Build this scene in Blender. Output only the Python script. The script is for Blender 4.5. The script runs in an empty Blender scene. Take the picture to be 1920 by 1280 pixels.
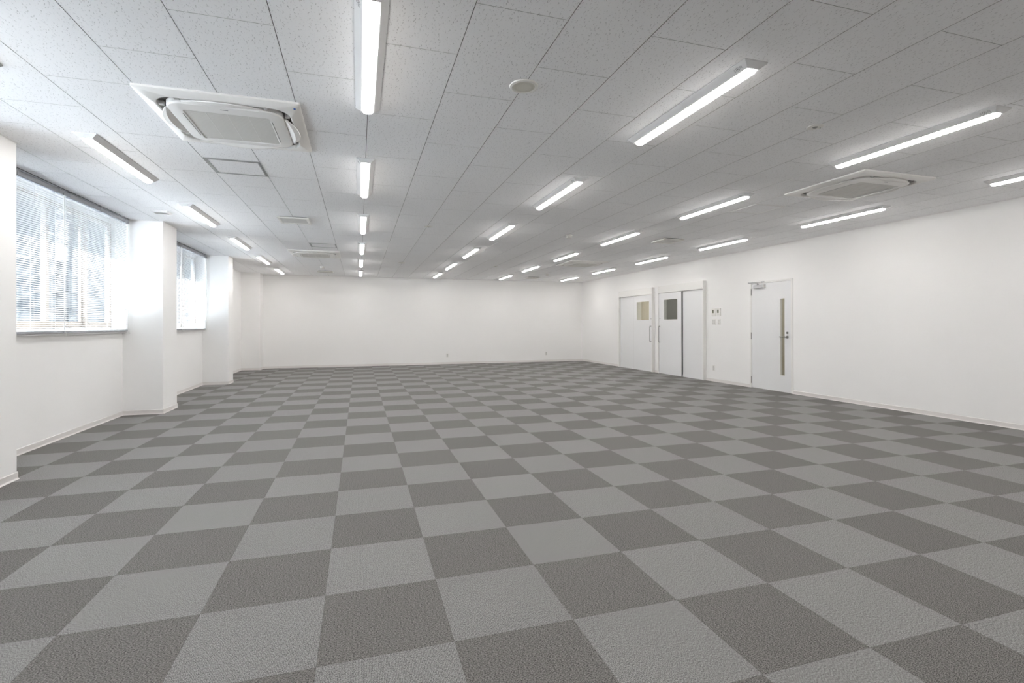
import bpy, bmesh, math, random
from mathutils import Vector, Matrix, Euler
random.seed(7)
scene = bpy.context.scene
COL = scene.collection
R = math.radians

# ---------------------------------------------------------------- camera
CAMX, CAMY, CAMZ = 0.1497, -2.4303, 1.2244
FPX, VCY = 942.27, 608.6
YAW, PITCH, ROLL = 0.2950, 0.0010, -0.0023
cam_d = bpy.data.cameras.new('camera'); cam = bpy.data.objects.new('camera', cam_d); COL.objects.link(cam)
cam_d.sensor_width = 36.0; cam_d.lens = FPX / 1920 * 36
cam_d.shift_y = (VCY - 640) / 1920
cam_d.clip_start = 0.05; cam_d.clip_end = 300
fwd = Vector((math.sin(YAW) * math.cos(PITCH), math.cos(YAW) * math.cos(PITCH), math.sin(PITCH)))
rgt = Vector((math.cos(YAW), -math.sin(YAW), 0)); upv = rgt.cross(fwd)
cr, sr = math.cos(ROLL), math.sin(ROLL)
rgt, upv = rgt * cr + upv * sr, upv * cr - rgt * sr
M = Matrix((rgt, upv, -fwd)).transposed().to_4x4(); M.translation = (CAMX, CAMY, CAMZ)
cam.matrix_world = M
scene.camera = cam

# ---------------------------------------------------------------- exposure, sky, sun
scene.view_settings.view_transform = 'Standard'
scene.view_settings.look = 'None'
scene.view_settings.exposure = 0.22
scene.view_settings.gamma = 1.0
scene.view_settings.use_curve_mapping = False
scene.cycles.max_bounces = 14
scene.cycles.diffuse_bounces = 10
scene.cycles.transparent_max_bounces = 16
scene.cycles.sample_clamp_indirect = 0.0
scene.cycles.use_denoising = True
scene.cycles.denoising_prefilter = 'ACCURATE'

LAMP = 48.0         # radiance of the lamp diffusers
LAMP_COL = (1.0, 0.978, 0.95)
SKY = 6.5
SUN = 58.0
world = bpy.data.worlds.new('world'); scene.world = world; world.use_nodes = True
wn = world.node_tree; wn.nodes.clear()
wo = wn.nodes.new('ShaderNodeOutputWorld'); wb = wn.nodes.new('ShaderNodeBackground')
sk = wn.nodes.new('ShaderNodeTexSky'); sk.sky_type = 'HOSEK_WILKIE'
sk.sun_direction = Vector((-0.50, -0.32, 0.80)).normalized(); sk.turbidity = 3.5; sk.ground_albedo = 0.4
wn.links.new(sk.outputs[0], wb.inputs[0]); wb.inputs[1].default_value = SKY
wn.links.new(wb.outputs[0], wo.inputs[0])
sun_d = bpy.data.lights.new('sun', 'SUN'); sun = bpy.data.objects.new('sun', sun_d); COL.objects.link(sun)
sun_d.energy = SUN; sun_d.angle = R(0.6); sun_d.color = (0.97, 0.98, 1.0)
sun.rotation_euler = Vector((-0.50, -0.32, 0.80)).to_track_quat('Z', 'Y').to_euler()

# ---------------------------------------------------------------- dimensions (metres)
H = 2.692
XL, XP, XR = -2.96, -2.48, 7.482
YB, YF = 13.39, -5.0
PILLARS = [(-1.66, -1.11), (2.03, 2.58), (5.725, 6.28), (9.40, 9.80), (12.93, YB)]

# ---------------------------------------------------------------- materials
def mat(name, col, rough=0.6, metal=0.0, spec=0.5, emit=None, estr=0.0):
    m = bpy.data.materials.new(name); m.use_nodes = True
    b = m.node_tree.nodes['Principled BSDF']
    b.inputs['Base Color'].default_value = (*col, 1); b.inputs['Roughness'].default_value = rough
    b.inputs['Metallic'].default_value = metal; b.inputs['Specular IOR Level'].default_value = spec
    if emit:
        b.inputs['Emission Color'].default_value = (*emit, 1); b.inputs['Emission Strength'].default_value = estr
    return m
class NT:
    def __init__(s, m): s.t = m.node_tree; s.b = s.t.nodes['Principled BSDF']
    def n(s, ty, **kw):
        x = s.t.nodes.new(ty)
        for k, v in kw.items(): setattr(x, k, v)
        return x
    def l(s, a, b): s.t.links.new(a, b)
    def math(s, op, a, b=None, c=None, clamp=False):
        x = s.n('ShaderNodeMath', operation=op, use_clamp=clamp)
        for i, v in enumerate((a, b, c)):
            if v is None: continue
            if isinstance(v, (int, float)): x.inputs[i].default_value = v
            else: s.l(v, x.inputs[i])
        return x.outputs[0]
    def ramp(s, fac, p0, c0, p1, c1):
        x = s.n('ShaderNodeValToRGB'); e = x.color_ramp.elements
        e[0].position, e[0].color = p0, (*c0, 1); e[1].position, e[1].color = p1, (*c1, 1)
        s.l(fac, x.inputs[0]); return x.outputs[0]
    def mix(s, fac, a, b):
        x = s.n('ShaderNodeMix', data_type='RGBA')
        s.l(fac, x.inputs['Factor']) if not isinstance(fac, float) else setattr(x.inputs['Factor'], 'default_value', fac)
        for k, v in (('A', a), ('B', b)):
            i = [q for q in x.inputs if q.name == k and q.type == 'RGBA'][0]
            if isinstance(v, tuple): i.default_value = (*v, 1)
            else: s.l(v, i)
        return [o for o in x.outputs if o.type == 'RGBA'][0]
    def bump(s, h, strength, dist):
        x = s.n('ShaderNodeBump'); x.inputs['Strength'].default_value = strength; x.inputs['Distance'].default_value = dist
        s.l(h, x.inputs['Height']); s.l(x.outputs[0], s.b.inputs['Normal'])

def paint(name, col, rough=0.75):           # vinyl wallpaper with fine emboss
    m = mat(name, col, rough, spec=0.25); t = NT(m)
    g = t.n('ShaderNodeNewGeometry'); no = t.n('ShaderNodeTexNoise'); no.inputs['Scale'].default_value = 220; no.inputs['Detail'].default_value = 3
    t.l(g.outputs['Position'], no.inputs['Vector']); t.bump(no.outputs[0], 0.12, 0.002)
    n2 = t.n('ShaderNodeTexNoise'); n2.inputs['Scale'].default_value = 0.9
    t.l(g.outputs['Position'], n2.inputs['Vector'])
    c = t.ramp(n2.outputs[0], 0.3, tuple(x * 0.985 for x in col), 0.7, col); t.l(c, t.b.inputs['Base Color'])
    return m
M_WALL = paint('white_wallpaper', (0.875, 0.865, 0.855))
M_BASE = mat('baseboard_vinyl', (0.74, 0.71, 0.69), 0.45)
M_PAINT = mat('white_paint', (0.82, 0.81, 0.80), 0.4)
M_DOOR = mat('door_steel_paint', (0.78, 0.78, 0.785), 0.35)
M_FRAME = mat('door_frame_paint', (0.80, 0.79, 0.77), 0.38)
M_PLASTIC = mat('white_plastic', (0.80, 0.785, 0.75), 0.35)
M_ACW = mat('cassette_plastic', (0.88, 0.865, 0.84), 0.38)
M_FIX = mat('lamp_housing_enamel', (0.82, 0.82, 0.82), 0.3)
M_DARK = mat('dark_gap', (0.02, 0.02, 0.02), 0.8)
M_SLOT = mat('air_slot_dark', (0.10, 0.095, 0.09), 0.7)
M_CHROME = mat('satin_steel', (0.36, 0.355, 0.34), 0.28, metal=1.0)
M_ALU = mat('aluminium_frame', (0.62, 0.64, 0.66), 0.4, metal=0.6)
M_SASH = mat('window_sash_bronze', (0.30, 0.26, 0.22), 0.45, metal=0.4)
M_RAIL = mat('blind_rail_grey', (0.36, 0.37, 0.39), 0.4)
M_HATCH = mat('hatch_aluminium', (0.42, 0.43, 0.43), 0.4, metal=0.5)
M_SLAT = mat('slat_white', (0.54, 0.54, 0.54), 0.45)
M_CORD = mat('cord_white', (0.75, 0.75, 0.73), 0.6)
M_CLOSER = mat('closer_silver', (0.50, 0.50, 0.51), 0.4, metal=0.5)
M_LCD = mat('lcd_olive', (0.16, 0.165, 0.12), 0.2)
M_BTN = mat('switch_grey', (0.62, 0.61, 0.59), 0.4)
M_PRINT = mat('grey_print', (0.20, 0.20, 0.21), 0.5)
M_BLUE = mat('blue_mark', (0.02, 0.13, 0.5), 0.4)
M_SPK = mat('speaker_grille', (0.7, 0.68, 0.60), 0.55)
M_DIFF = mat('diffuser_plate', (0.70, 0.69, 0.67), 0.5)
M_GRILLE = mat('intake_grille', (0.66, 0.645, 0.61), 0.5)
M_CORR = mat('corridor_wall', (0.56, 0.525, 0.46), 0.8)
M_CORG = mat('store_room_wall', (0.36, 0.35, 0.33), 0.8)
M_SLAB = mat('concrete_slab', (0.35, 0.35, 0.34), 0.9)
M_FACADE = mat('pale_grey_facade', (0.22, 0.22, 0.22), 0.9)
M_GROUND = mat('light_bounce_ground', (0.82, 0.84, 0.87), 0.9)  # kept very pale so it bounces daylight onto the ceiling
M_SOCKET = mat('socket_hole', (0.45, 0.44, 0.42), 0.5)
M_LENS = mat('lamp_diffuser', (0.9, 0.9, 0.9), 0.4, emit=LAMP_COL, estr=LAMP)

# the LED strip behind the diffuser shines mostly straight down
t = NT(M_LENS); g = t.n('ShaderNodeNewGeometry'); sx = t.n('ShaderNodeSeparateXYZ'); t.l(g.outputs['Normal'], sx.inputs[0])
az = t.math('ABSOLUTE', sx.outputs[2])
t.l(t.math('MULTIPLY', t.math('ADD', t.math('MULTIPLY', t.math('POWER', az, 1.5), 0.95), 0.05), LAMP), t.b.inputs['Emission Strength'])

# fine louvres of the intake grille
t = NT(M_GRILLE); tc = t.n('ShaderNodeTexCoord'); sx = t.n('ShaderNodeSeparateXYZ'); t.l(tc.outputs['Object'], sx.inputs[0])
w = t.math('SINE', t.math('MULTIPLY', sx.outputs[1], 2 * math.pi / 0.012))
c = t.ramp(w, 0.2, (0.66, 0.645, 0.61), 0.9, (0.84, 0.82, 0.78)); t.l(c, t.b.inputs['Base Color']); t.bump(w, 0.4, 0.003)
# punched dots of the round speaker
t = NT(M_SPK); tc = t.n('ShaderNodeTexCoord'); v = t.n('ShaderNodeTexVoronoi'); v.inputs['Scale'].default_value = 260; v.inputs['Randomness'].default_value = 0
t.l(tc.outputs['Object'], v.inputs['Vector'])
c = t.ramp(v.outputs['Distance'], 0.2, (0.50, 0.485, 0.42), 0.5, (0.80, 0.775, 0.70)); t.l(c, t.b.inputs['Base Color'])

# glass: clear pane, part mirror at grazing angles
def glass(name, tint=(0.93, 0.96, 0.97)):
    m = bpy.data.materials.new(name); m.use_nodes = True; nt = m.node_tree; nt.nodes.clear()
    o = nt.nodes.new('ShaderNodeOutputMaterial'); mx = nt.nodes.new('ShaderNodeMixShader'); lw = nt.nodes.new('ShaderNodeLayerWeight'); lw.inputs['Blend'].default_value = 0.5
    pw = nt.nodes.new('ShaderNodeMath'); pw.operation = 'POWER'; pw.inputs[1].default_value = 5; nt.links.new(lw.outputs['Facing'], pw.inputs[0])
    fr = nt.nodes.new('ShaderNodeMath'); fr.operation = 'MULTIPLY_ADD'; fr.inputs[1].default_value = 0.9; fr.inputs[2].default_value = 0.04; nt.links.new(pw.outputs[0], fr.inputs[0])
    tr = nt.nodes.new('ShaderNodeBsdfTransparent'); gl = nt.nodes.new('ShaderNodeBsdfGlossy')
    tr.inputs[0].default_value = (*tint, 1); gl.inputs['Roughness'].default_value = 0.02
    nt.links.new(fr.outputs[0], mx.inputs[0]); nt.links.new(tr.outputs[0], mx.inputs[1]); nt.links.new(gl.outputs[0], mx.inputs[2])
    nt.links.new(mx.outputs[0], o.inputs[0]); return m
M_GLASS = glass('window_glass'); M_DGLASS = glass('door_glass', (0.90, 0.92, 0.90))

# mineral-fibre ceiling board: short dark fissures, mostly lengthwise
M_BOARD = mat('fissured_ceiling_board', (0.93, 0.93, 0.94), 0.85, spec=0.2)
t = NT(M_BOARD)
geo = t.n('ShaderNodeNewGeometry')
def fissures(scale, hl, hw, jitter, seed, dens):
    off = t.n('ShaderNodeVectorMath', operation='ADD'); off.inputs[1].default_value = (seed, seed * 1.7, 0)
    t.l(geo.outputs['Position'], off.inputs[0])
    fl = t.n('ShaderNodeVectorMath', operation='MULTIPLY'); fl.inputs[1].default_value = (1, 1, 0); t.l(off.outputs[0], fl.inputs[0])
    nz = t.n('ShaderNodeTexNoise'); nz.inputs['Scale'].default_value = 130; nz.inputs['Detail'].default_value = 1
    t.l(fl.outputs[0], nz.inputs['Vector'])
    sb = t.n('ShaderNodeVectorMath', operation='SUBTRACT'); t.l(nz.outputs['Color'], sb.inputs[0]); sb.inputs[1].default_value = (.5, .5, .5)
    scn = t.n('ShaderNodeVectorMath', operation='SCALE'); t.l(sb.outputs[0], scn.inputs[0]); scn.inputs['Scale'].default_value = 0.010
    wv = t.n('ShaderNodeVectorMath', operation='ADD'); t.l(fl.outputs[0], wv.inputs[0]); t.l(scn.outputs[0], wv.inputs[1])
    vo = t.n('ShaderNodeTexVoronoi', voronoi_dimensions='2D'); vo.inputs['Scale'].default_value = scale; vo.inputs['Randomness'].default_value = 1.0
    t.l(wv.outputs[0], vo.inputs['Vector'])
    dl = t.n('ShaderNodeVectorMath', operation='SUBTRACT'); t.l(wv.outputs[0], dl.inputs[0]); t.l(vo.outputs['Position'], dl.inputs[1])
    sp = t.n('ShaderNodeSeparateColor'); t.l(vo.outputs['Color'], sp.inputs[0])
    ang = t.math('MULTIPLY', t.math('SUBTRACT', sp.outputs[0], 0.5), jitter)
    rt = t.n('ShaderNodeVectorRotate', rotation_type='Z_AXIS'); t.l(dl.outputs[0], rt.inputs['Vector']); t.l(ang, rt.inputs['Angle'])
    s3 = t.n('ShaderNodeSeparateXYZ'); t.l(rt.outputs[0], s3.inputs[0])
    ax = t.math('ABSOLUTE', s3.outputs[0]); ay = t.math('ABSOLUTE', s3.outputs[1])
    ln = t.math('MULTIPLY', t.math('ADD', t.math('MULTIPLY', sp.outputs[1], 0.8), 0.3), hl)
    inx = t.math('MULTIPLY', t.math('SUBTRACT', hw, ax), 1 / (hw * 0.5), clamp=True)
    iny = t.math('MULTIPLY', t.math('SUBTRACT', ln, ay), 1 / 0.0015, clamp=True)
    pr = t.math('LESS_THAN', sp.outputs[2], dens)
    return t.math('MULTIPLY', t.math('MULTIPLY', inx, iny), pr)
fa = fissures(40, 0.0090, 0.0014, 1.0, 3.1, 0.72)
fb = fissures(70, 0.0036, 0.0013, 2.0, 9.7, 0.5)
ff = t.math('MAXIMUM', fa, t.math('MULTIPLY', fb, 0.55))
t.l(t.mix(t.math('MULTIPLY', ff, 0.52), (0.93, 0.93, 0.94), (0.20, 0.195, 0.19)), t.b.inputs['Base Color'])

# loop-pile carpet: same yarn, quarter-turned tiles, the pile sheen painted as two tones
def carpet(name, c0, c1, axis, period, amp, spec, noise):
    m = mat(name, c0, 0.75, spec=spec); t = NT(m)
    geo = t.n('ShaderNodeNewGeometry'); inf = t.n('ShaderNodeObjectInfo')
    nz = t.n('ShaderNodeTexNoise'); nz.inputs['Scale'].default_value = 340; nz.inputs['Detail'].default_value = 2.5; nz.inputs['Roughness'].default_value = 0.7
    mp = t.n('ShaderNodeMapping'); t.l(geo.outputs['Position'], mp.inputs['Vector'])
    mp.inputs['Scale'].default_value = (1, 0.45, 1) if axis == 0 else (0.45, 1, 1)
    t.l(mp.outputs[0], nz.inputs['Vector'])
    sx = t.n('ShaderNodeSeparateXYZ'); t.l(geo.outputs['Position'], sx.inputs[0])
    wob = t.math('MULTIPLY', t.math('SUBTRACT', nz.outputs[0], 0.5), 0.004)
    w = t.math('SINE', t.math('MULTIPLY', t.math('ADD', sx.outputs[axis], wob), 2 * math.pi / period))
    nn = t.math('MULTIPLY', t.math('SUBTRACT', nz.outputs[0], 0.5), noise)
    f = t.math('ADD', t.math('ADD', t.math('MULTIPLY', w, amp), nn), 0.5, clamp=True)
    col = t.mix(f, c0, c1)
    rnd = t.math('ADD', t.math('MULTIPLY', inf.outputs['Random'], 0.06), 0.97)
    mu = t.n('ShaderNodeVectorMath', operation='SCALE'); t.l(col, mu.inputs[0]); t.l(rnd, mu.inputs['Scale'])
    t.l(mu.outputs[0], t.b.inputs['Base Color']); t.bump(f, 0.15, 0.002)
    return m
M_CL = carpet('carpet_lengthwise_sheen', (0.082, 0.080, 0.078), (0.362, 0.356, 0.349), 0, 0.0054, 0.20, 0.4, 4.2)
M_CD = carpet('carpet_crosswise_shade', (0.038, 0.036, 0.033), (0.258, 0.247, 0.235), 1, 0.0054, 0.06, 0.25, 5.0)

M_EDGE = mat('raw_board_edge', (0.26, 0.255, 0.24), 0.95)

# ---------------------------------------------------------------- mesh helpers
class MB:
    def __init__(s): s.v = []; s.f = []; s.m = []
    def box(s, x0, x1, y0, y1, z0, z1, mi=0, side=None):
        b = len(s.v)
        s.v += [(x0, y0, z0), (x1, y0, z0), (x1, y1, z0), (x0, y1, z0), (x0, y0, z1), (x1, y0, z1), (x1, y1, z1), (x0, y1, z1)]
        s.f += [tuple(b + i for i in q) for q in ((3, 2, 1, 0), (4, 5, 6, 7), (0, 1, 5, 4), (1, 2, 6, 5), (2, 3, 7, 6), (3, 0, 4, 7))]
        s.m += [mi] * 2 + [mi if side is None else side] * 4; return s
    def loft(s, loops, cap0=True, cap1=True, closed=True, mis=None):
        b = len(s.v); n = len(loops[0])
        for L in loops: s.v += [tuple(p) for p in L]
        for k in range(len(loops) - 1):
            for i in range(n if closed else n - 1):
                j = (i + 1) % n
                s.f.append((b + k * n + i, b + k * n + j, b + (k + 1) * n + j, b + (k + 1) * n + i)); s.m.append(mis[k] if mis else 0)
        if cap0: s.f.append(tuple(b + i for i in reversed(range(n)))); s.m.append(mis[0] if mis else 0)
        if cap1: s.f.append(tuple(b + (len(loops) - 1) * n + i for i in range(n))); s.m.append(mis[-1] if mis else 0)
        return s
    def tube(s, pts, r, n=10):
        loops = []
        for i, p in enumerate(pts):
            p = Vector(p); a = Vector(pts[max(i - 1, 0)]); c = Vector(pts[min(i + 1, len(pts) - 1)])
            d = (c - a).normalized(); u = d.orthogonal().normalized() if abs(d.z) > .9 else d.cross(Vector((0, 0, 1))).normalized()
            w = d.cross(u)
            loops.append([p + (u * math.cos(2 * math.pi * k / n) + w * math.sin(2 * math.pi * k / n)) * r for k in range(n)])
        return s.loft(loops)
    def disc(s, rings, n=40, cx=0, cy=0):      # rings of (radius, z)
        return s.loft([[(cx + r * math.cos(2 * math.pi * k / n), cy + r * math.sin(2 * math.pi * k / n), z) for k in range(n)] for r, z in rings])
    def obj(s, name, mats, parent=None, loc=None, smooth=False, bevel=0.0):
        me = bpy.data.meshes.new(name); me.from_pydata(s.v, [], s.f)
        for m in (mats if isinstance(mats, (list, tuple)) else [mats]): me.materials.append(m)
        me.polygons.foreach_set('material_index', s.m)
        bm = bmesh.new(); bm.from_mesh(me); bmesh.ops.recalc_face_normals(bm, faces=bm.faces)
        if bevel: bmesh.ops.bevel(bm, geom=list(bm.edges), offset=bevel, segments=1, affect='EDGES')
        bm.to_mesh(me); bm.free()
        if smooth:
            me.polygons.foreach_set('use_smooth', [True] * len(me.polygons)); me.set_sharp_from_angle(angle=R(32))
        o = bpy.data.objects.new(name, me); COL.objects.link(o)
        if parent: o.parent = parent
        if loc: o.location = loc
        return o
def tag(o, label, cat, group=None, kind=None):
    if label: o['label'] = label
    if cat: o['category'] = cat
    if group: o['group'] = group
    if kind: o['kind'] = kind
    return o
def empty(name, loc, rz=0):
    o = bpy.data.objects.new(name, None); COL.objects.link(o); o.location = loc; o.rotation_euler = (0, 0, rz); o.empty_display_size = 0.1
    return o
def struct(o, label=None): o['kind'] = 'structure'; o['label'] = label or o.name.replace('_', ' '); return o
def kids(o): return [c for c in bpy.data.objects if c.parent == o]
CH = {}
def copy_tree(o, parent=None, depth=0):
    c = o.copy(); COL.objects.link(c)
    if parent is not None: c.parent = parent
    if o.name not in CH: CH[o.name] = kids(o)
    for k in CH[o.name]: copy_tree(k, c, depth + 1)
    return c
def rsq(h, r, z, n=8, h2=None):      # rounded square loop
    h2 = h2 or h; p = []
    for q, (sx, sy) in enumerate(((1, 1), (-1, 1), (-1, -1), (1, -1))):
        for k in range(n + 1):
            a = q * math.pi / 2 + k / n * math.pi / 2
            p.append((sx * (h - r) + r * math.cos(a), sy * (h2 - r) + r * math.sin(a), z))
    return p
def extrude(profile, path, closed=False):      # profile (inward offset, z) swept along path; interior on the left
    loops = []; n = len(path)
    for i, p in enumerate(path):
        p = Vector(p); d0 = (p - Vector(path[i - 1])).normalized() if i > 0 else None; d1 = (Vector(path[i + 1]) - p).normalized() if i < n - 1 else None
        d0 = d0 or d1; d1 = d1 or d0
        n0 = Vector((-d0.y, d0.x)); n1 = Vector((-d1.y, d1.x)); m = (n0 + n1); m = m / m.dot(n0)
        loops.append([(p.x + m.x * a, p.y + m.y * a, z) for a, z in profile])
    return loops

# ---------------------------------------------------------------- room shell
T = 0.15
struct(MB().box(XL - 0.3, XR + 0.3, YF - 0.3, YB + 0.3, -0.25, -0.007).obj('floor', M_SLAB), 'floor slab under grey carpet tiles')
FLOOR = bpy.data.objects['floor']
struct(MB().box(XL - 0.35, XR + 2.2, YF - 0.3, YB + 0.3, H + 0.010, H + 0.25).obj('ceiling', M_DARK), 'suspended ceiling of fissured white boards')
CEIL = bpy.data.objects['ceiling']
SILL = 1.15; WTOP = 2.665
BAYS = [(-1.11, 2.03), (2.58, 5.725), (6.28, 9.40)]
wl = MB()
for y0, y1 in BAYS:
    wl.box(XL - 0.2, XL, y0, y1, -0.006, SILL - 0.02); wl.box(XL - 0.2, XL, y0, y1, WTOP, H + 0.009)
wl.box(XL - 0.2, XL, YF - T, -1.66, -0.006, H + 0.009); wl.box(XL - 0.2, XL, 9.80, 12.93, -0.006, H + 0.009)
for y0, y1 in PILLARS: wl.box(XL - 0.2, XP, y0, y1, -0.006, H + 0.009)
struct(wl.obj('wall_left', M_WALL), 'white window wall with projecting pillars')
struct(MB().box(XP, XR + T, YB, YB + T, -0.006, H + 0.009).obj('wall_back', M_WALL), 'plain white far wall')
struct(MB().box(XL - 0.2, XR + T, YF - T, YF, -0.006, H + 0.009).obj('wall_front', M_WALL), 'plain white wall behind the viewpoint')
# right wall with three openings
OPEN = [(4.62, 5.635, 2.045), (7.760, 8.66, 2.03), (9.00, 9.86, 2.03)]
wr = MB(); y = YF
for a, b, z in OPEN:
    wr.box(XR, XR + T, y, a, -0.006, H + 0.009); wr.box(XR, XR + T, a, b, z, H + 0.009); y = b
wr.box(XR, XR + T, y, YB, -0.006, H + 0.009)
struct(wr.obj('wall_right', M_WALL), 'long white wall with three doors')
# spaces behind the doors
def backroom(name, y0, y1, m, power, x1=XR + 1.9):
    b = MB(); x0 = XR + T; z1 = 2.5
    b.box(x1, x1 + .1, y0, y1, 0, z1); b.box(x0, x1, y0 - .05, y0, 0, z1); b.box(x0, x1, y1, y1 + .05, 0, z1)
    b.box(x0, x1 + .1, y0, y1, -.1, 0); b.box(x0, x1 + .1, y0, y1, z1, z1 + .1)
    struct(b.obj(name, m), 'plain surfaces of the space behind the doors')
    ld = bpy.data.lights.new(name + '_fill_lamp', 'AREA'); lo = bpy.data.objects.new(name + '_fill_lamp', ld); COL.objects.link(lo)  # unseen lamp added to set the brightness behind the door glass
    ld.shape = 'RECTANGLE'; ld.size = 0.5; ld.size_y = y1 - y0 - 0.6; ld.energy = power; ld.color = (1.0, 0.96, 0.90)
    lo.location = ((x0 + x1) / 2, (y0 + y1) / 2, z1 - 0.02)
backroom('wall_corridor', 8.95, 12.6, M_CORR, 34)
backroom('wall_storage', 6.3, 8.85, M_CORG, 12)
backroom('wall_lobby', 3.4, 6.2, M_CORR, 15)

# ---------------------------------------------------------------- board ceiling and carpet tiles
def in_view(x, y, z):
    d = Vector((x - CAMX, y - CAMY, z - CAMZ)); w = d.dot(fwd)
    if w < 0.25: return None
    u = 960 + FPX * d.dot(rgt) / w; v = VCY - FPX * d.dot(upv) / w
    return u, v, w
def visible(x0, x1, y0, y1, z):
    best = None
    for i in range(5):
        for j in range(5):
            q = in_view(x0 + (x1 - x0) * i / 4, y0 + (y1 - y0) * j / 4, z)
            if q and -5 < q[0] < 1925 and -5 < q[1] < 1285: best = q[2] if best is None else min(best, q[2])
    return best
def tiling(cells, parent, name, mats, z0, z1, limit, edge=None):
    # cells: (x0, x1, y0, y1, material index)
    vis = []; rest = []
    for c in cells:
        w = visible(*c[:4], z0 if z0 > 1 else z1)
        if w is None: rest.append(c)
        else: vis.append(((c[1] - c[0]) * (c[3] - c[2]) / w ** 3, c))
    vis.sort(key=lambda q: -q[0])
    rest += [c for _, c in vis[limit:]]
    cache = {}
    for _, (x0, x1, y0, y1, mi) in vis[:limit]:
        key = (round(x1 - x0, 3), round(y1 - y0, 3), mi)
        if key not in cache:
            hx, hy = (x1 - x0) / 2, (y1 - y0) / 2
            o = MB().box(-hx, hx, -hy, hy, z0, z1, 0, 1 if edge else None).obj(name, [mats[mi], edge] if edge else mats[mi]); cache[key] = o
        else:
            o = cache[key].copy(); COL.objects.link(o)
        o.location = ((x0 + x1) / 2, (y0 + y1) / 2, 0); o.parent = parent
    b = MB()
    for x0, x1, y0, y1, mi in rest: b.box(x0, x1, y0, y1, z0, z1, mi, len(mats) if edge else None)
    o = b.obj(name + '_field', mats + ([edge] if edge else []), parent); o['kind'] = 'stuff'
def clampcell(x0, x1, y0, y1, mi, g, gy=None):
    gy = g if gy is None else gy
    x0 = max(x0 + g / 2, XL + 0.002); x1 = min(x1 - g / 2, XR - 0.002); y0 = max(y0 + gy / 2, YF + 0.002); y1 = min(y1 - gy / 2, YB - 0.002)
    return (x0, x1, y0, y1, mi) if x1 - x0 > 0.01 and y1 - y0 > 0.01 else None
cells = []
for i in range(-9, 17):
    x0 = 0.6617 + 0.455 * i
    ph = 0.2595 if i % 2 else 0.2595 - 0.455       # column i=-1 (0.21..0.66) has joints at 0.26
    for j in range(-7, 17):
        c = clampcell(x0, x0 + 0.455, ph + 0.91 * j, ph + 0.91 * (j + 1), 0, 0.0036, 0.0024)
        if c: cells.append(c)
tiling(cells, CEIL, 'ceiling_board', [M_BOARD], H, H + 0.009, 290, M_EDGE)
cells = []
for i in range(-7, 16):
    for j in range(-11, 28):
        c = clampcell(0.5 * i, 0.5 * i + 0.5, 0.5 * j, 0.5 * j + 0.5, (i + j) % 2, 0.0008)
        if c: cells.append(c)
tiling(cells, FLOOR, 'carpet_tile', [M_CL, M_CD], -0.0065, 0.0, 290)

# ---------------------------------------------------------------- baseboards and ceiling trim
BP = [(0, 0.061), (0.004, 0.061), (0.0065, 0.057), (0.0065, 0.012), (0.010, 0.004), (0.015, 0.001), (0.015, 0.0), (0, 0.0)]
CP = [(0.002, H - 0.0005), (0.002, H - 0.006), (0.005, H - 0.006), (0.005, H - 0.002), (0.020, H - 0.002), (0.020, H - 0.0005)]
left_path = []
y = YF
for a, b in PILLARS[:-1]:
    left_path += [(XL, y), (XL, a), (XP, a), (XP, b)]; left_path.append((XL, b)); y = None
    y = b
lp = [(XL, YF)]
for a, b in PILLARS[:-1]: lp += [(XL, a), (XP, a), (XP, b), (XL, b)]
lp += [(XL, PILLARS[-1][0]), (XP, PILLARS[-1][0]), (XP, YB)]
lp = lp[::-1]      # interior on the left side while walking towards the viewer
def sweep(name, prof, path, m, label):
    return struct(MB().loft(extrude(prof, path)).obj(name, m), label)
sweep('baseboard_left', BP, lp, M_BASE, 'low vinyl baseboard around the pillars')
sweep('baseboard_back', BP, [(XR, YB), (XP, YB)], M_BASE, 'low vinyl baseboard of the far wall')
segs = [(YF, 4.617), (5.635, 6.938), (8.70, 8.966), (10.71, YB)]
b = MB()
for a, c in segs: b.loft(extrude(BP, [(XR, a), (XR, c)]))
struct(b.obj('baseboard_right', M_BASE), 'low vinyl baseboard of the right wall')
b = MB(); b.loft(extrude(CP, lp)); b.loft(extrude(CP, [(XR, YB), (XP, YB)])); b.loft(extrude(CP, [(XR, YF), (XR, YB)]))
struct(b.obj('trim_1', M_PAINT), 'thin white edge trim round the ceiling')

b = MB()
for y0, y1 in BAYS: b.box(XL + .086, XL + .094, y0 + .003, y1 - .003, H - .0016, H - .0002)  # thin black strips that paint the dark line above the headrails
struct(b.obj('gap_shade_strip', M_DARK), 'dark strip painted as the shade of a gap along the blinds')
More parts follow.
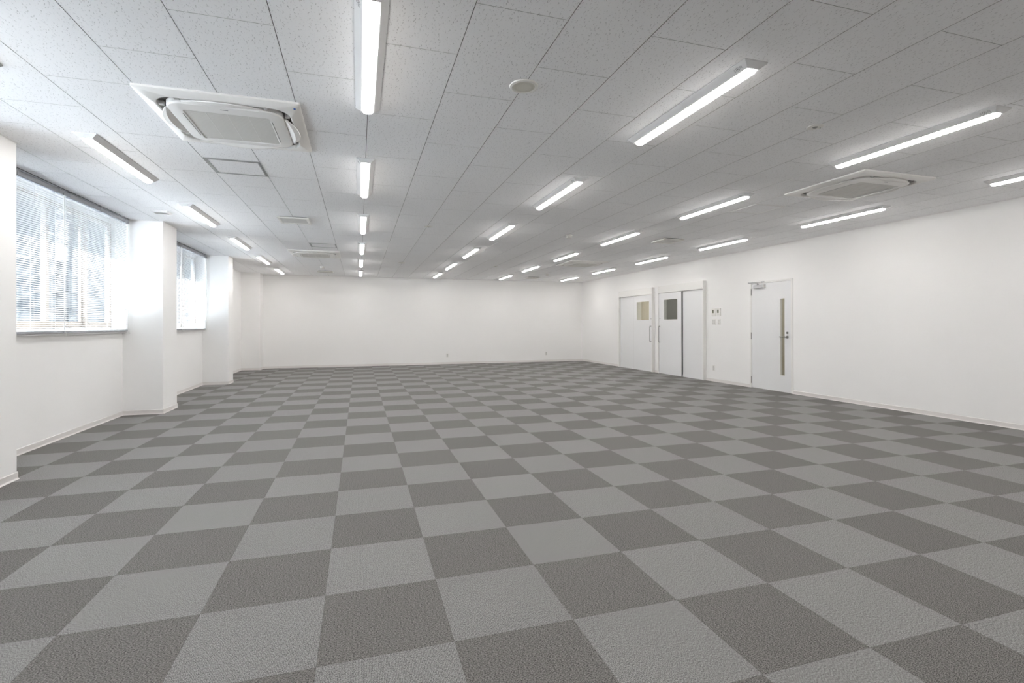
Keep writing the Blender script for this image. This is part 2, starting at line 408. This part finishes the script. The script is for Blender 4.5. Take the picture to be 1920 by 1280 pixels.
# ---------------------------------------------------------------- windows
def window(n, y0, y1, mull):
    X0, X1 = XL - 0.17, XL - 0.09
    root = MB()
    root.box(X0, X1, y0, y1, SILL, SILL + 0.05); root.box(X0, X1, y0, y1, WTOP - 0.05, WTOP)
    root.box(X0, X1, y0, y0 + 0.08, SILL + 0.05, WTOP - 0.05); root.box(X0, X1, y1 - 0.08, y1, SILL + 0.05, WTOP - 0.05)
    o = struct(root.obj('window_%d' % n, M_ALU), 'aluminium sliding window behind white blinds')
    o.name = 'window_%d' % n
    sb = MB().box(XL - 0.2, XL + 0.045, y0, y1, SILL - 0.02, SILL)
    sb.obj('window_sill', M_PAINT, o, bevel=0.002)
    ys = [y0 + 0.08] + mull + [y1 - 0.08]
    for k in range(len(ys) - 1):
        a, c = ys[k], ys[k + 1]; dx = 0.02 if k % 2 else -0.015
        xa, xb = XL - 0.13 + dx - 0.012, XL - 0.13 + dx + 0.012
        if k: a -= 0.03
        s = MB(); w = 0.055; z0, z1 = SILL + 0.05, WTOP - 0.05
        s.box(xa, xb, a, a + w, z0, z1); s.box(xa, xb, c - w, c, z0, z1); s.box(xa, xb, a + w, c - w, z0, z0 + w + .02); s.box(xa, xb, a + w, c - w, z1 - w, z1)
        so = s.obj('sash', M_SASH, o)
        MB().box(XL - 0.13 + dx - .002, XL - 0.13 + dx + .002, a + w - .005, c - w + .005, z0 + w, z1 - w + .005).obj('pane', M_GLASS, so)
    # portal for sampling the daylight
    ld = bpy.data.lights.new('portal', 'AREA'); lo = bpy.data.objects.new('portal', ld); COL.objects.link(lo)
    ld.shape = 'RECTANGLE'; ld.size = WTOP - SILL; ld.size_y = y1 - y0; ld.cycles.is_portal = True
    lo.location = (XL - 0.21, (y0 + y1) / 2, (SILL + WTOP) / 2); lo.rotation_euler = (0, R(-90), 0)
window(1, -1.11, 2.03, [-0.35, 0.45, 1.25])
window(2, 2.58, 5.725, [3.37, 4.22, 5.0])
window(3, 6.28, 9.40, [7.05, 7.84, 8.62])

# ---------------------------------------------------------------- venetian blinds
BX = XL + 0.052      # slat centre plane
def blind(y0, y1, zbot, label):
    t = tag(empty('venetian_blind', (BX, (y0 + y1) / 2, 0)), label, 'blind', 'white slatted blinds at the windows')
    L = (y1 - y0) / 2
    hr = MB().box(-.027, .027, -L, L, 2.632, 2.680).obj('headrail', M_RAIL, t, bevel=.002)
    for yy in (-L + 0.10, 0.0, L - 0.10):
        MB().box(-.030, .031, -.016 + yy, .016 + yy, 2.626, H - .0005).obj('bracket', M_RAIL, t, bevel=.001)
    MB().box(-.016, .016, -L + .004, L - .004, zbot, zbot + .024).obj('bottom_rail', M_RAIL, t, bevel=.003)
    # slat: shallow crowned strip
    s = MB(); n = 4; th = 0.0006; tilt = R(16); prof = []
    for k in range(n + 1):
        q = -1 + 2 * k / n; prof.append((q * .0125, (1 - q * q) * .0018))
    ring = prof + [(a, b - th) for a, b in reversed(prof)]
    ring = [(a * math.cos(tilt) - b * math.sin(tilt), a * math.sin(tilt) + b * math.cos(tilt)) for a, b in ring]
    s.loft([[(a, yy, b) for a, b in ring] for yy in (-L + .001, L - .001)])
    z = zbot + 0.040; first = None
    while z < 2.622:
        if first is None: first = o = s.obj('slat', M_SLAT, t)
        else: o = first.copy(); COL.objects.link(o)
        o.location = (0, 0, z); z += 0.0215
    for yy in (-L + 0.16, -L / 3, L / 3, L - 0.16):
        c = MB(); c.box(-.0155, -.0140, yy - .001, yy + .001, zbot + .01, 2.632); c.box(.0140, .0155, yy - .001, yy + .001, zbot + .01, 2.632)
        c.obj('ladder_cord', M_CORD, t)
    cy = L - 0.030
    MB().tube([(.030, cy, 2.64), (.032, cy, 2.0), (.032, cy, zbot + .03)], .0045, 8).obj('tilt_rod', M_CORD, t, smooth=True)
    c = MB(); pts = [(.034, cy + .022, 2.63), (.034, cy + .022, zbot - .01)]
    for k in range(1, 8):
        a = math.pi * k / 8; pts.append((.034, cy + .034 - .012 * math.cos(a) * 1.0, zbot - .01 - .02 * math.sin(a)))
    pts += [(.034, cy + .046 if cy + .046 < L + .02 else L + .02, zbot - .01), (.034, L + .01, zbot + .25)]
    c.tube(pts, .0018, 6).obj('lift_cord', M_CORD, t, smooth=True)
    MB().tube([(0.005, cy + .005, 2.640), (.036, cy + .005, 2.640)], .016, 14).obj('cord_drum', M_RAIL, t, smooth=True)
    return t
blind(-1.105, 2.025, 1.1505, 'unseen white slatted blind added beside the viewpoint to block the sun')  # out of view, added to keep direct sun off the floor
blind(2.588, 4.151, 1.1505, 'white slatted blind nearest the viewer, half hidden by the near pillar')
blind(4.155, 5.715, 1.1505, 'wide white slatted blind fully in view, left of the first full pillar')
blind(6.288, 7.866, 1.1505, 'white slatted blind of the second window, mostly hidden behind the pillar')
blind(7.870, 9.392, 1.1505, 'small looking white slatted blind in the narrow gap between two pillars')

# ---------------------------------------------------------------- outside
g = MB().box(-60, XL - 0.6, -60, 120, -4.1, -4.0).obj('ground_outside', M_GROUND); struct(g, 'unseen ground outside the windows, made pale to bounce light')  # never in view, serves as a pale reflector for the ceiling
def building(y0, y1, x0, x1, z1, label):
    t = tag(empty('building', ((x0 + x1) / 2, (y0 + y1) / 2, -4)), label, 'building'); cx, cy = t.location.x, t.location.y
    MB().box(x0 - cx, x1 - cx, y0 - cy, y1 - cy, 0, z1 + 4).obj('wall', M_FACADE, t)
    MB().box(x0 - cx - .1, x1 - cx + .1, y0 - cy - .1, y1 - cy + .1, z1 + 4, z1 + 4.25).obj('parapet', M_FACADE, t)
building(2, 23.2, -20, -12, 6.1, 'pale grey building seen through the blind nearest the viewer')
building(24.2, 60, -20, -12, 6.1, 'pale grey building seen through the right part of the blinds')

# ---------------------------------------------------------------- linear ceiling lights
def make_lamp():
    t = empty('ceiling_light', (0, 0, H))
    b = MB()
    rect = lambda hx, hy, z: [(-hx, -hy, z), (hx, -hy, z), (hx, hy, z), (-hx, hy, z)]
    b.loft([rect(.0775, .632, -.0002), rect(.0775, .632, -.006), rect(.040, .606, -.036), rect(.036, .603, -.036)])
    b.obj('housing', M_FIX, t)
    # rounded diffuser
    d = MB(); loops = []
    def ring(y, s, zt):
        r = []
        for k in range(11):
            a = math.pi * k / 10; r.append((-.034 * s * math.cos(a), y, -.037 - (.019 * s + 0.0) * math.sin(a) ** 0.8 - zt))
        return r
    for y, s in [(-.603, .35), (-.600, .7), (-.593, .92), (-.583, 1), (.583, 1), (.593, .92), (.600, .7), (.603, .35)]: loops.append(ring(y, s, 0))
    d.loft(loops).obj('diffuser', M_LENS, t, smooth=True)
    # certification print on the sloping side, near end
    p = MB(); nrm = Vector((-.030, 0, -.0375)).normalized()
    def mark(y0, y1, f0, f1):
        q = []
        for y, f in ((y0, f0), (y1, f0), (y1, f1), (y0, f1)):
            f = .22 + .62 * f; y = -.585 + (y + .575) * .8; x = -.0775 + (.0375) * f; z = -.006 - .030 * f; q.append(Vector((x, y, z)) + nrm * .0004)
        p.loft([[v - nrm * .0004 for v in q], q])
    for k in range(4): mark(-.575 + .006 * k, -.573 + .006 * k, .15 + .09 * (k % 2), .80 - .12 * (k % 3))
    for k in range(10):            # small round approval mark
        a = 2 * math.pi * k / 10; y0 = -.534 + .013 * math.cos(a); f0 = .5 + .36 * math.sin(a)
        mark(y0 - .0024, y0 + .0024, f0 - .06, f0 + .06)
    mark(-.537, -.531, .38, .62)
    for k in range(3): mark(-.514, -.502 + .003 * k, .22 + .22 * k, .27 + .22 * k)
    p.obj('printed_mark', M_PRINT, t)
    return t
lamp0 = make_lamp()
COLS = [(-1.842, 'in the row along the windows'), (0.206, 'in the row left of the middle'), (2.262, 'in the middle row of the room'),
        (4.307, 'in the second row from the door wall'), (6.370, 'in the row along the door wall')]
ORD = ['nearest', 'second', 'third', 'fourth', 'fifth', 'farthest']
GR = ['lights in the window side row', 'lights in the left middle row', 'lights in the middle row', 'lights in the right middle row', 'lights in the door side row']
used = False
for ci, (x, w) in enumerate(COLS):
    for k in range(-1, 6):
        yc = 0.4725 + 2.31 * k
        o = lamp0 if not used else copy_tree(lamp0); used = True
        o.location = (x + (0.012 * max(k - 2, 0) if ci >= 2 else -0.006 * max(k - 2, 0)), yc, H)
        if k < 0: lab = 'unseen linear ceiling light added over the viewpoint, %s' % w  # out of view, added for the light this row gives the room
        else: lab = 'lit white linear ceiling light, %s %s' % (ORD[k] if k in (0, 5) else ORD[k] + ' nearest', w)
        tag(o, lab, 'ceiling light', GR[ci])

# ---------------------------------------------------------------- ceiling cassette air conditioners
def make_cassette():
    t = empty('air_conditioner', (0, 0, H))
    b = MB()
    b.loft([rsq(.475, .012, -.0005), rsq(.475, .012, -.012), rsq(.466, .016, -.020), rsq(.405, .130, -.034), rsq(.397, .128, -.030), rsq(.393, .126, -.004)], cap0=True, cap1=False)
    b.obj('panel', M_ACW, t, smooth=True)
    MB().loft([rsq(.394, .126, -.0045), rsq(.30, .08, -.0046)], cap0=False, cap1=True).obj('air_slot', M_SLOT, t)
    c = MB()
    c.loft([rsq(.352, .110, -.005), rsq(.352, .110, -.034), rsq(.345, .105, -.042), rsq(.285, .040, -.050), rsq(.262, .020, -.050), rsq(.258, .018, -.045)], cap0=False, cap1=False)
    c.obj('center_panel', M_ACW, t, smooth=True)
    gr = MB().loft([rsq(.259, .018, -.044), rsq(.250, .012, -.045)], cap0=False, cap1=True).obj('intake_grille', M_GRILLE, t)
    for xx in (-.129, 0, .129):
        MB().box(xx - .0028, xx + .0028, -.252, .252, -.0462, -.0445).obj('grille_bar', M_PLASTIC, gr)
    for s in (-1, 1):
        MB().box(s * .272 - .0015, s * .272 + .0015, -.20, .20, -.0512, -.0495).obj('seam', M_SLOT, t)
    for q in range(4):
        a = q * math.pi / 2
        # louver: lens shaped blade swung outwards and down
        f = MB(); loops = []
        for k in range(13):
            y = -.235 + .47 * k / 12; e = max(0.12, (1 - abs(y / .235) ** 2.2)) ** 0.8
            x0, z0 = .354, -.032; x1 = .354 + .074 * e; z1 = -.034 - .014 * e
            mid = ((x0 + x1) / 2 + .004 * e, (z0 + z1) / 2 - .013 * e)
            loops.append([(x0, y, z0), (mid[0], y, mid[1]), (x1, y, z1), (x1 + .002, y, z1 + .006), (mid[0], y, mid[1] + .008), (x0, y, z0 + .005)])
        rot = Matrix.Rotation(a, 3, 'Z')
        loops = [[tuple(rot @ Vector(p)) for p in L] for L in loops]
        f.loft(loops); fo = f.obj('louver', M_ACW, t, smooth=True)
        for s in (-1, 1):
            h = MB()
            pts = [(.362, s * .245), (.390, s * .245), (.390, s * .270), (.362, s * .270)]
            q2 = [rot @ Vector((x, y, 0)) for x, y in pts]
            if s < 0: q2 = q2[::-1]
            h.loft([[(v.x, v.y, -.006) for v in q2], [(v.x, v.y, -.030) for v in q2]])
            h.obj('louver_hinge', M_BTN, fo)
    MB().box(-.022, .022, -.322, -.316, -.0475, -.0462).obj('maker_mark', M_PRINT, t)
    return t
ac0 = make_cassette()
spots = [(-.700, 1.610, 'large ceiling air conditioner with open louvers, nearest, upper left'), (5.195, 1.610, 'ceiling air conditioner with open louvers at right, near the door wall lights'),
         (-.700, 8.520, 'small looking far ceiling air conditioner left of the middle light row'), (5.215, 8.500, 'small looking far ceiling air conditioner near the far right corner')]
for i, (x, y, lab) in enumerate(spots):
    o = ac0 if i == 0 else copy_tree(ac0)
    o.location = (x, y, H); tag(o, lab, 'air conditioner', 'ceiling cassette air conditioners')
MB().disc([(.0075, -.0235), (.0070, -.0290)], 14, .440, -.420).obj('indicator', M_BLUE, ac0)['label'] = 'small blue dot'

# ---------------------------------------------------------------- access hatches
def hatch(x, y, m, label, s=.2275):
    t = tag(empty('access_hatch', (x, y, H)), label, 'access hatch', 'square ceiling access hatches')
    for nm, a, b_, zz in (('outer_frame', s, s - .010, -.004), ('inner_frame', s - .014, s - .026, -.005)):
        MB().loft([rsq(a, .002, -.0004, 1), rsq(a, .002, zz, 1), rsq(b_, .002, zz, 1), rsq(b_, .002, -.0004, 1)], cap0=False, cap1=False).obj(nm, m, t)
    MB().loft([rsq(s - .0095, .001, -.0008, 1), rsq(s - .0145, .001, -.0008, 1)], cap0=False, cap1=False).obj('gap', M_SLOT, t)
    MB().box(-s + .027, s - .027, -s + .027, s - .027, -.0022, -.0004).obj('hatch_board', M_BOARD, t)
    MB().box(-.010, .010, -s + .008, -s + .018, -.0075, -.004).obj('latch', m, t)
hatch(-.925, 2.765, M_HATCH, 'grey framed square access hatch behind the nearest air conditioner')
hatch(-.472, 7.360, M_HATCH, 'grey framed access hatch just before the far left air conditioner')
hatch(4.992, 2.770, M_PAINT, 'faint white framed access hatch beyond the right hand air conditioner')

# ---------------------------------------------------------------- square ventilation diffusers
def make_diffuser():
    t = empty('air_diffuser', (0, 0, H))
    MB().loft([rsq(.170, .004, -.0004, 2), rsq(.170, .004, -.012, 2)]).obj('neck', M_SLOT, t)
    MB().loft([rsq(.195, .006, -.010, 3), rsq(.200, .006, -.014, 3), rsq(.200, .006, -.026, 3), rsq(.195, .006, -.030, 3), rsq(.168, .005, -.030, 3), rsq(.160, .004, -.022, 3)], cap1=False).obj('rim', M_PLASTIC, t)
    MB().loft([rsq(.161, .004, -.0225, 3), rsq(.150, .004, -.024, 3)], cap0=False).obj('face_plate', M_DIFF, t)
    return t
df0 = make_diffuser()
for i, (x, y, lab) in enumerate([(-.700, 5.070, 'flat square air diffuser in the left half of the ceiling, nearer one'), (5.255, 5.100, 'flat square air diffuser between the two right hand light rows'),
                                 (-.720, 12.02, 'tiny looking square air diffuser near the far wall, left half'), (5.235, 12.16, 'tiny looking square air diffuser near the far wall, right half')]):
    o = df0 if i == 0 else copy_tree(df0)
    o.location = (x, y, H); tag(o, lab, 'air diffuser', 'square ceiling air diffusers')
# small louvred vent by the windows
t = tag(empty('air_vent', (-2.282, 5.065, H)), 'small louvred ceiling vent close to the first full pillar', 'vent')
MB().loft([rsq(.095, .003, -.0004, 2), rsq(.095, .003, -.006, 2), rsq(.080, .003, -.022, 2), rsq(.074, .003, -.022, 2), rsq(.074, .003, -.006, 2)], cap1=False).obj('frame', M_PAINT, t)
MB().box(-.0745, .0745, -.0745, .0745, -.0065, -.0045).obj('duct', M_SLOT, t)
sl = None
for k in range(6):
    yy = -.062 + k * .0248
    if sl is None: sl = o = MB().loft([[(-.074, -.009, -.020), (-.074, .008, -.009), (-.074, .009, -.010), (-.074, -.008, -.0215)], [(.074, -.009, -.020), (.074, .008, -.009), (.074, .009, -.010), (.074, -.008, -.0215)]]).obj('slat', M_DIFF, t)
    else: o = sl.copy(); COL.objects.link(o)
    o.location = (0, yy, 0)

# ---------------------------------------------------------------- round devices
def speaker(x, y, label):
    t = tag(empty('ceiling_speaker', (x, y, H)), label, 'speaker', 'round ceiling speakers')
    MB().disc([(.085, -.0004), (.088, -.004), (.086, -.010), (.074, -.014), (.069, -.011), (.068, -.0085)], 48).obj('rim', M_PLASTIC, t, smooth=True)
    MB().disc([(.0675, -.0080), (.0675, -.0105), (.040, -.0125)], 40).obj('grille', M_SPK, t, smooth=True)
speaker(1.117, .492, 'round beige ceiling speaker between the two nearest middle lights')
speaker(1.096, 9.53, 'small looking far round ceiling speaker between the left and middle light rows')
def downlight(x, y, label):
    t = tag(empty('emergency_light', (x, y, H)), label, 'emergency light', 'round ceiling emergency lights')
    MB().disc([(.056, -.0004), (.057, -.003), (.052, -.007), (.040, -.009), (.024, -.0075), (.020, -.004)], 40).obj('rim', M_PLASTIC, t, smooth=True)
    MB().disc([(.019, -.004), (.015, -.010), (.009, -.013), (.004, -.014)], 20).obj('lens', M_CHROME, t, smooth=True)
    MB().disc([(.004, -.006), (.004, -.0115)], 10, .036, -.010).obj('test_button', M_PRINT, t)
downlight(3.390, .482, 'small round emergency light between the two right hand nearest lights')
downlight(1.132, 5.063, 'small round emergency light beyond the middle of the ceiling, left of the middle row')
downlight(3.392, 9.65, 'tiny looking far emergency light between the middle and right rows')
def detector(x, y, label):
    t = tag(empty('smoke_detector', (x, y, H)), label, 'smoke detector', 'white domed smoke detectors')
    MB().disc([(.052, -.0004), (.054, -.004), (.054, -.016), (.050, -.020)], 36).obj('base', M_PLASTIC, t, smooth=True)
    MB().disc([(.040, -.020), (.040, -.026)], 30).obj('smoke_inlet', M_DIFF, t)
    MB().disc([(.046, -.026), (.047, -.034), (.042, -.044), (.028, -.050), (.010, -.052)], 36).obj('dome', M_PLASTIC, t, smooth=True)
detector(3.425, 5.14, 'white domed smoke detector in the middle of the ceiling, right of the middle row')
detector(-.729, 10.87, 'far white smoke detector behind the far left air conditioner')
detector(5.28, 11.0, 'far white smoke detector near the far right corner')

# ---------------------------------------------------------------- sliding doors
def sliding(n, y0, y1, ly0, ly1, side, wy0, wy1, hy, lab):
    XF = XR - 0.082; zt, zh = 2.199, 2.022
    fr = MB()
    fr.box(XF, XR, y0, y0 + .026, 0, zt); fr.box(XF, XR, y1 - .026, y1, 0, zt)
    fo = struct(fr.obj('door_%d' % n, M_FRAME), lab)
    MB().box(XF + .001, XR, y0 + .0265, y1 - .0265, zh, zt - .001).obj('header_box', M_FRAME, fo, bevel=.0015)
    sc = None
    for yy in (y0 + .05, y1 - .05):
        for zz in (zh + .03, zt - .03):
            q = MB().loft([[(XF + .001, yy + .004 * math.cos(k * math.pi / 4), zz + .004 * math.sin(k * math.pi / 4)) for k in range(8)], [(XF - .001, yy + .003 * math.cos(k * math.pi / 4), zz + .003 * math.sin(k * math.pi / 4)) for k in range(8)]])
            q.obj('screw', M_CHROME, fo)
    # leaf with glazed opening
    la, lb = XR - .070, XR - .036; z0, z1 = .008, zh - .008; wz0, wz1 = 1.357, 1.846
    lf = MB(); lf.box(la, lb, ly0, wy0, z0, z1); lf.box(la, lb, wy1, ly1, z0, z1); lf.box(la, lb, wy0, wy1, z0, wz0); lf.box(la, lb, wy0, wy1, wz1, z1)
    leaf = lf.obj('door_leaf', M_DOOR, fo)
    MB().box(la + .016, la + .021, wy0 + .0005, wy1 - .0005, wz0 + .0005, wz1 - .0005).obj('pane', M_DGLASS, leaf)
    g = MB(); w = .006
    g.box(la - .002, la + .015, wy0 - w, wy0 + .001, wz0 - w, wz1 + w); g.box(la - .002, la + .015, wy1 - .001, wy1 + w, wz0 - w, wz1 + w)
    g.box(la - .002, la + .015, wy0, wy1, wz0 - w, wz0 + .001); g.box(la - .002, la + .015, wy0, wy1, wz1 - .001, wz1 + w)
    g.obj('glazing_bead', M_FRAME, leaf)
    hz0, hz1, hx = .780, 1.198, la - .045
    pts = [(la, hy, hz0 + .008), (hx + .012, hy, hz0 + .008), (hx + .003, hy, hz0 + .013), (hx, hy, hz0 + .022), (hx, hy, hz1 - .022), (hx + .003, hy, hz1 - .013), (hx + .012, hy, hz1 - .008), (la, hy, hz1 - .008)]
    MB().tube(pts, .008, 12).obj('pull_handle', M_CHROME, leaf, smooth=True)
    MB().tube([(la + .001, hy, 1.385), (la - .006, hy, 1.385)], .012, 18).obj('lock', M_CHROME, leaf, smooth=True)
    # fixed sleeve panel
    if side == 'far': a, b_ = ly1 - .03, y1 - .027
    else: a, b_ = y0 + .027, ly0 - .004
    if side == 'far': MB().box(la + .002, XR - .0305, ly1 + .0003, ly1 + .008, z0, z1).obj('seam_shade', M_BTN, leaf)  # grey strip that paints the small shadow at the leaf seam
    else: MB().box(la + .007, XR - .001, ly0 - .0030, ly0 - .0003, z0, z1).obj('door_gap_shade', M_DARK, leaf)  # black strip that paints the dark gap behind the leaf edge
    pn = MB().box(XR - .030, XR - .001, a, b_, .004, zh).obj('side_panel', M_DOOR, fo)
    MB().box(XR - .037, XR - .0301, a, b_, .002, .055).obj('panel_plinth', M_DOOR, pn)
sliding(1, 8.966, 10.712, 8.994, 9.882, 'far', 9.119, 9.727, 9.022, 'left white sliding door with beige window')
sliding(2, 6.938, 8.700, 7.745, 8.668, 'near', 7.897, 8.456, 8.618, 'right white sliding door with dark window')

# ---------------------------------------------------------------- hinged door
fy0, fy1, fz = 4.617, 5.637, 2.042
fr = MB(); XF = XR - .010
fr.box(XF, XR + T, fy0, fy0 + .042, 0, fz); fr.box(XF, XR + T, fy1 - .042, fy1, 0, fz); fr.box(XF, XR + T, fy0 + .042, fy1 - .042, fz - .028, fz)
fr.box(XR + .036, XR + .06, fy0 + .042, fy0 + .055, 0, fz - .028); fr.box(XR + .036, XR + .06, fy1 - .055, fy1 - .042, 0, fz - .028)
fr.box(XR + .036, XR + .06, fy0 + .055, fy1 - .055, fz - .041, fz - .028)
d3 = struct(fr.obj('door_3', M_FRAME), 'white hinged door with a tall slit window')
ly0, ly1, z1 = fy0 + .045, fy1 - .045, fz - .032; wy0, wy1, wz0, wz1 = 4.800, 4.900, .304, 1.697; la, lb = XR - .005, XR + .035
lf = MB(); lf.box(la, lb, ly0, wy0, .008, z1); lf.box(la, lb, wy1, ly1, .008, z1); lf.box(la, lb, wy0, wy1, .008, wz0); lf.box(la, lb, wy0, wy1, wz1, z1)
leaf = lf.obj('door_leaf', M_DOOR, d3)
MB().box(la + .024, la + .029, wy0 + .0005, wy1 - .0005, wz0 + .0005, wz1 - .0005).obj('pane', M_DGLASS, leaf)
g = MB(); w = .005
g.box(la - .002, la + .02, wy0 - w, wy0 + .001, wz0 - w, wz1 + w); g.box(la - .002, la + .02, wy1 - .001, wy1 + w, wz0 - w, wz1 + w)
g.box(la - .002, la + .02, wy0, wy1, wz0 - w, wz0 + .001); g.box(la - .002, la + .02, wy0, wy1, wz1 - .001, wz1 + w)
g.obj('glazing_bead', M_FRAME, leaf)
hy = 4.738
MB().tube([(la + .001, hy, 1.003), (la - .010, hy, 1.003)], .025, 24).obj('handle_rose', M_CHROME, leaf, smooth=True)
MB().tube([(la - .008, hy, 1.003), (la - .045, hy, 1.003), (la - .054, hy + .010, 1.003), (la - .056, hy + .025, 1.003), (la - .056, hy + .125, 1.003)], .009, 12).obj('lever_handle', M_CHROME, leaf, smooth=True)
lk = MB().tube([(la + .001, hy, 1.077), (la - .010, hy, 1.077)], .021, 24).obj('lock_rose', M_CHROME, leaf, smooth=True)
MB().box(la - .026, la - .009, hy - .004, hy + .004, 1.064, 1.090).obj('thumb_turn', M_CHROME, lk, bevel=.001)
for zc in (1.855, 1.008, .155):
    MB().tube([(XF - .005, fy1 - .043, zc - .065), (XF - .005, fy1 - .043, zc + .065)], .0085, 10).obj('hinge', M_CHROME, d3, smooth=True)
# door closer
cl = MB().box(la - .050, la, 5.255, 5.500, 1.925, 1.982).obj('door_closer', M_CLOSER, leaf, bevel=.004)
MB().box(la - .052, la, 5.235, 5.254, 1.922, 1.985).obj('closer_cap', M_BTN, cl)
MB().tube([(la - .028, 5.405, 1.980), (la - .028, 5.405, 2.012)], .011, 12).obj('spindle', M_PRINT, cl, smooth=True)
MB().tube([(la - .028, 5.405, 2.014), (la - .120, 5.545, 2.022)], .007, 8).obj('main_arm', M_CLOSER, cl, smooth=True)
MB().tube([(la - .120, 5.545, 2.030), (la - .016, 5.300, 2.036)], .006, 8).obj('link_arm', M_CLOSER, cl, smooth=True)
MB().tube([(la - .120, 5.545, 2.012), (la - .120, 5.545, 2.040)], .012, 12).obj('elbow', M_CLOSER, cl, smooth=True)
MB().box(XF - .012, XF, 5.265, 5.335, fz - .018, fz + .004).obj('arm_shoe', M_CLOSER, cl)

# ---------------------------------------------------------------- wall plates
def wallplate(name, label, cat, y0, y1, z0, z1, th=.010, group=None):
    t = tag(empty(name, (XR, (y0 + y1) / 2, (z0 + z1) / 2)), label, cat, group)
    hw, hh = (y1 - y0) / 2, (z1 - z0) / 2
    MB().box(-th, -.0003, -hw, hw, -hh, hh).obj('cover_plate', M_PLASTIC, t, bevel=.002)
    return t, hw, hh
for a, c, lab in ((6.628, 6.748, 'white remote controller with olive display, left one above the switches'), (6.470, 6.590, 'white remote controller with olive display, right one above the switches')):
    t, hw, hh = wallplate('thermostat', lab, 'thermostat', a, c, 1.415, 1.572, .018, 'wall controllers beside the sliding doors')
    MB().box(-.0185, -.017, -.012, .036, -.020, .050).obj('display', M_LCD, t)
    for k in range(4): MB().box(-.020, -.0175, -.038 + k * .022, -.024 + k * .022, -.062, -.052).obj('button', M_BTN, t)
t, hw, hh = wallplate('light_switch', 'wide white switch plate below the left controller', 'light switch', 6.628, 6.744, 1.228, 1.348, group='switch plates beside the sliding doors')
for yy in (-.024, .024):
    for zz in (-.032, 0, .032): MB().box(-.0125, -.009, yy - .019, yy + .019, zz - .014, zz + .014).obj('rocker', M_BTN, t, bevel=.001)
t, hw, hh = wallplate('light_switch', 'narrow white switch plate below the right controller', 'light switch', 6.490, 6.564, 1.228, 1.345, group='switch plates beside the sliding doors')
for zz in (-.032, 0, .032): MB().box(-.0125, -.009, -.019, .019, zz - .014, zz + .014).obj('rocker', M_BTN, t, bevel=.001)
def outlet(x, y, z, rz, label):
    t = tag(empty('wall_outlet', (x, y, z), rz), label, 'outlet', 'white double wall outlets')
    MB().box(-.007, -.0003, -.035, .035, -.060, .060).obj('cover_plate', M_PLASTIC, t, bevel=.0015)
    MB().box(-.0095, -.0065, -.022, .022, -.048, .048).obj('socket_block', M_BTN, t, bevel=.001)
    for zz in (-.024, .024):
        for yy in (-.007, .007): MB().box(-.0100, -.0090, yy - .0012, yy + .0012, zz - .007, zz + .007).obj('slot', M_PRINT, t)
outlet(XR, 6.697, .290, 0, 'white wall outlet low between the right sliding door and the hinged door')
outlet(2.815, YB, .280, R(90), 'white wall outlet low on the far wall, left one')
outlet(6.155, YB, .275, R(90), 'white wall outlet low on the far wall, right one near the corner')
bpy.context.view_layer.update()
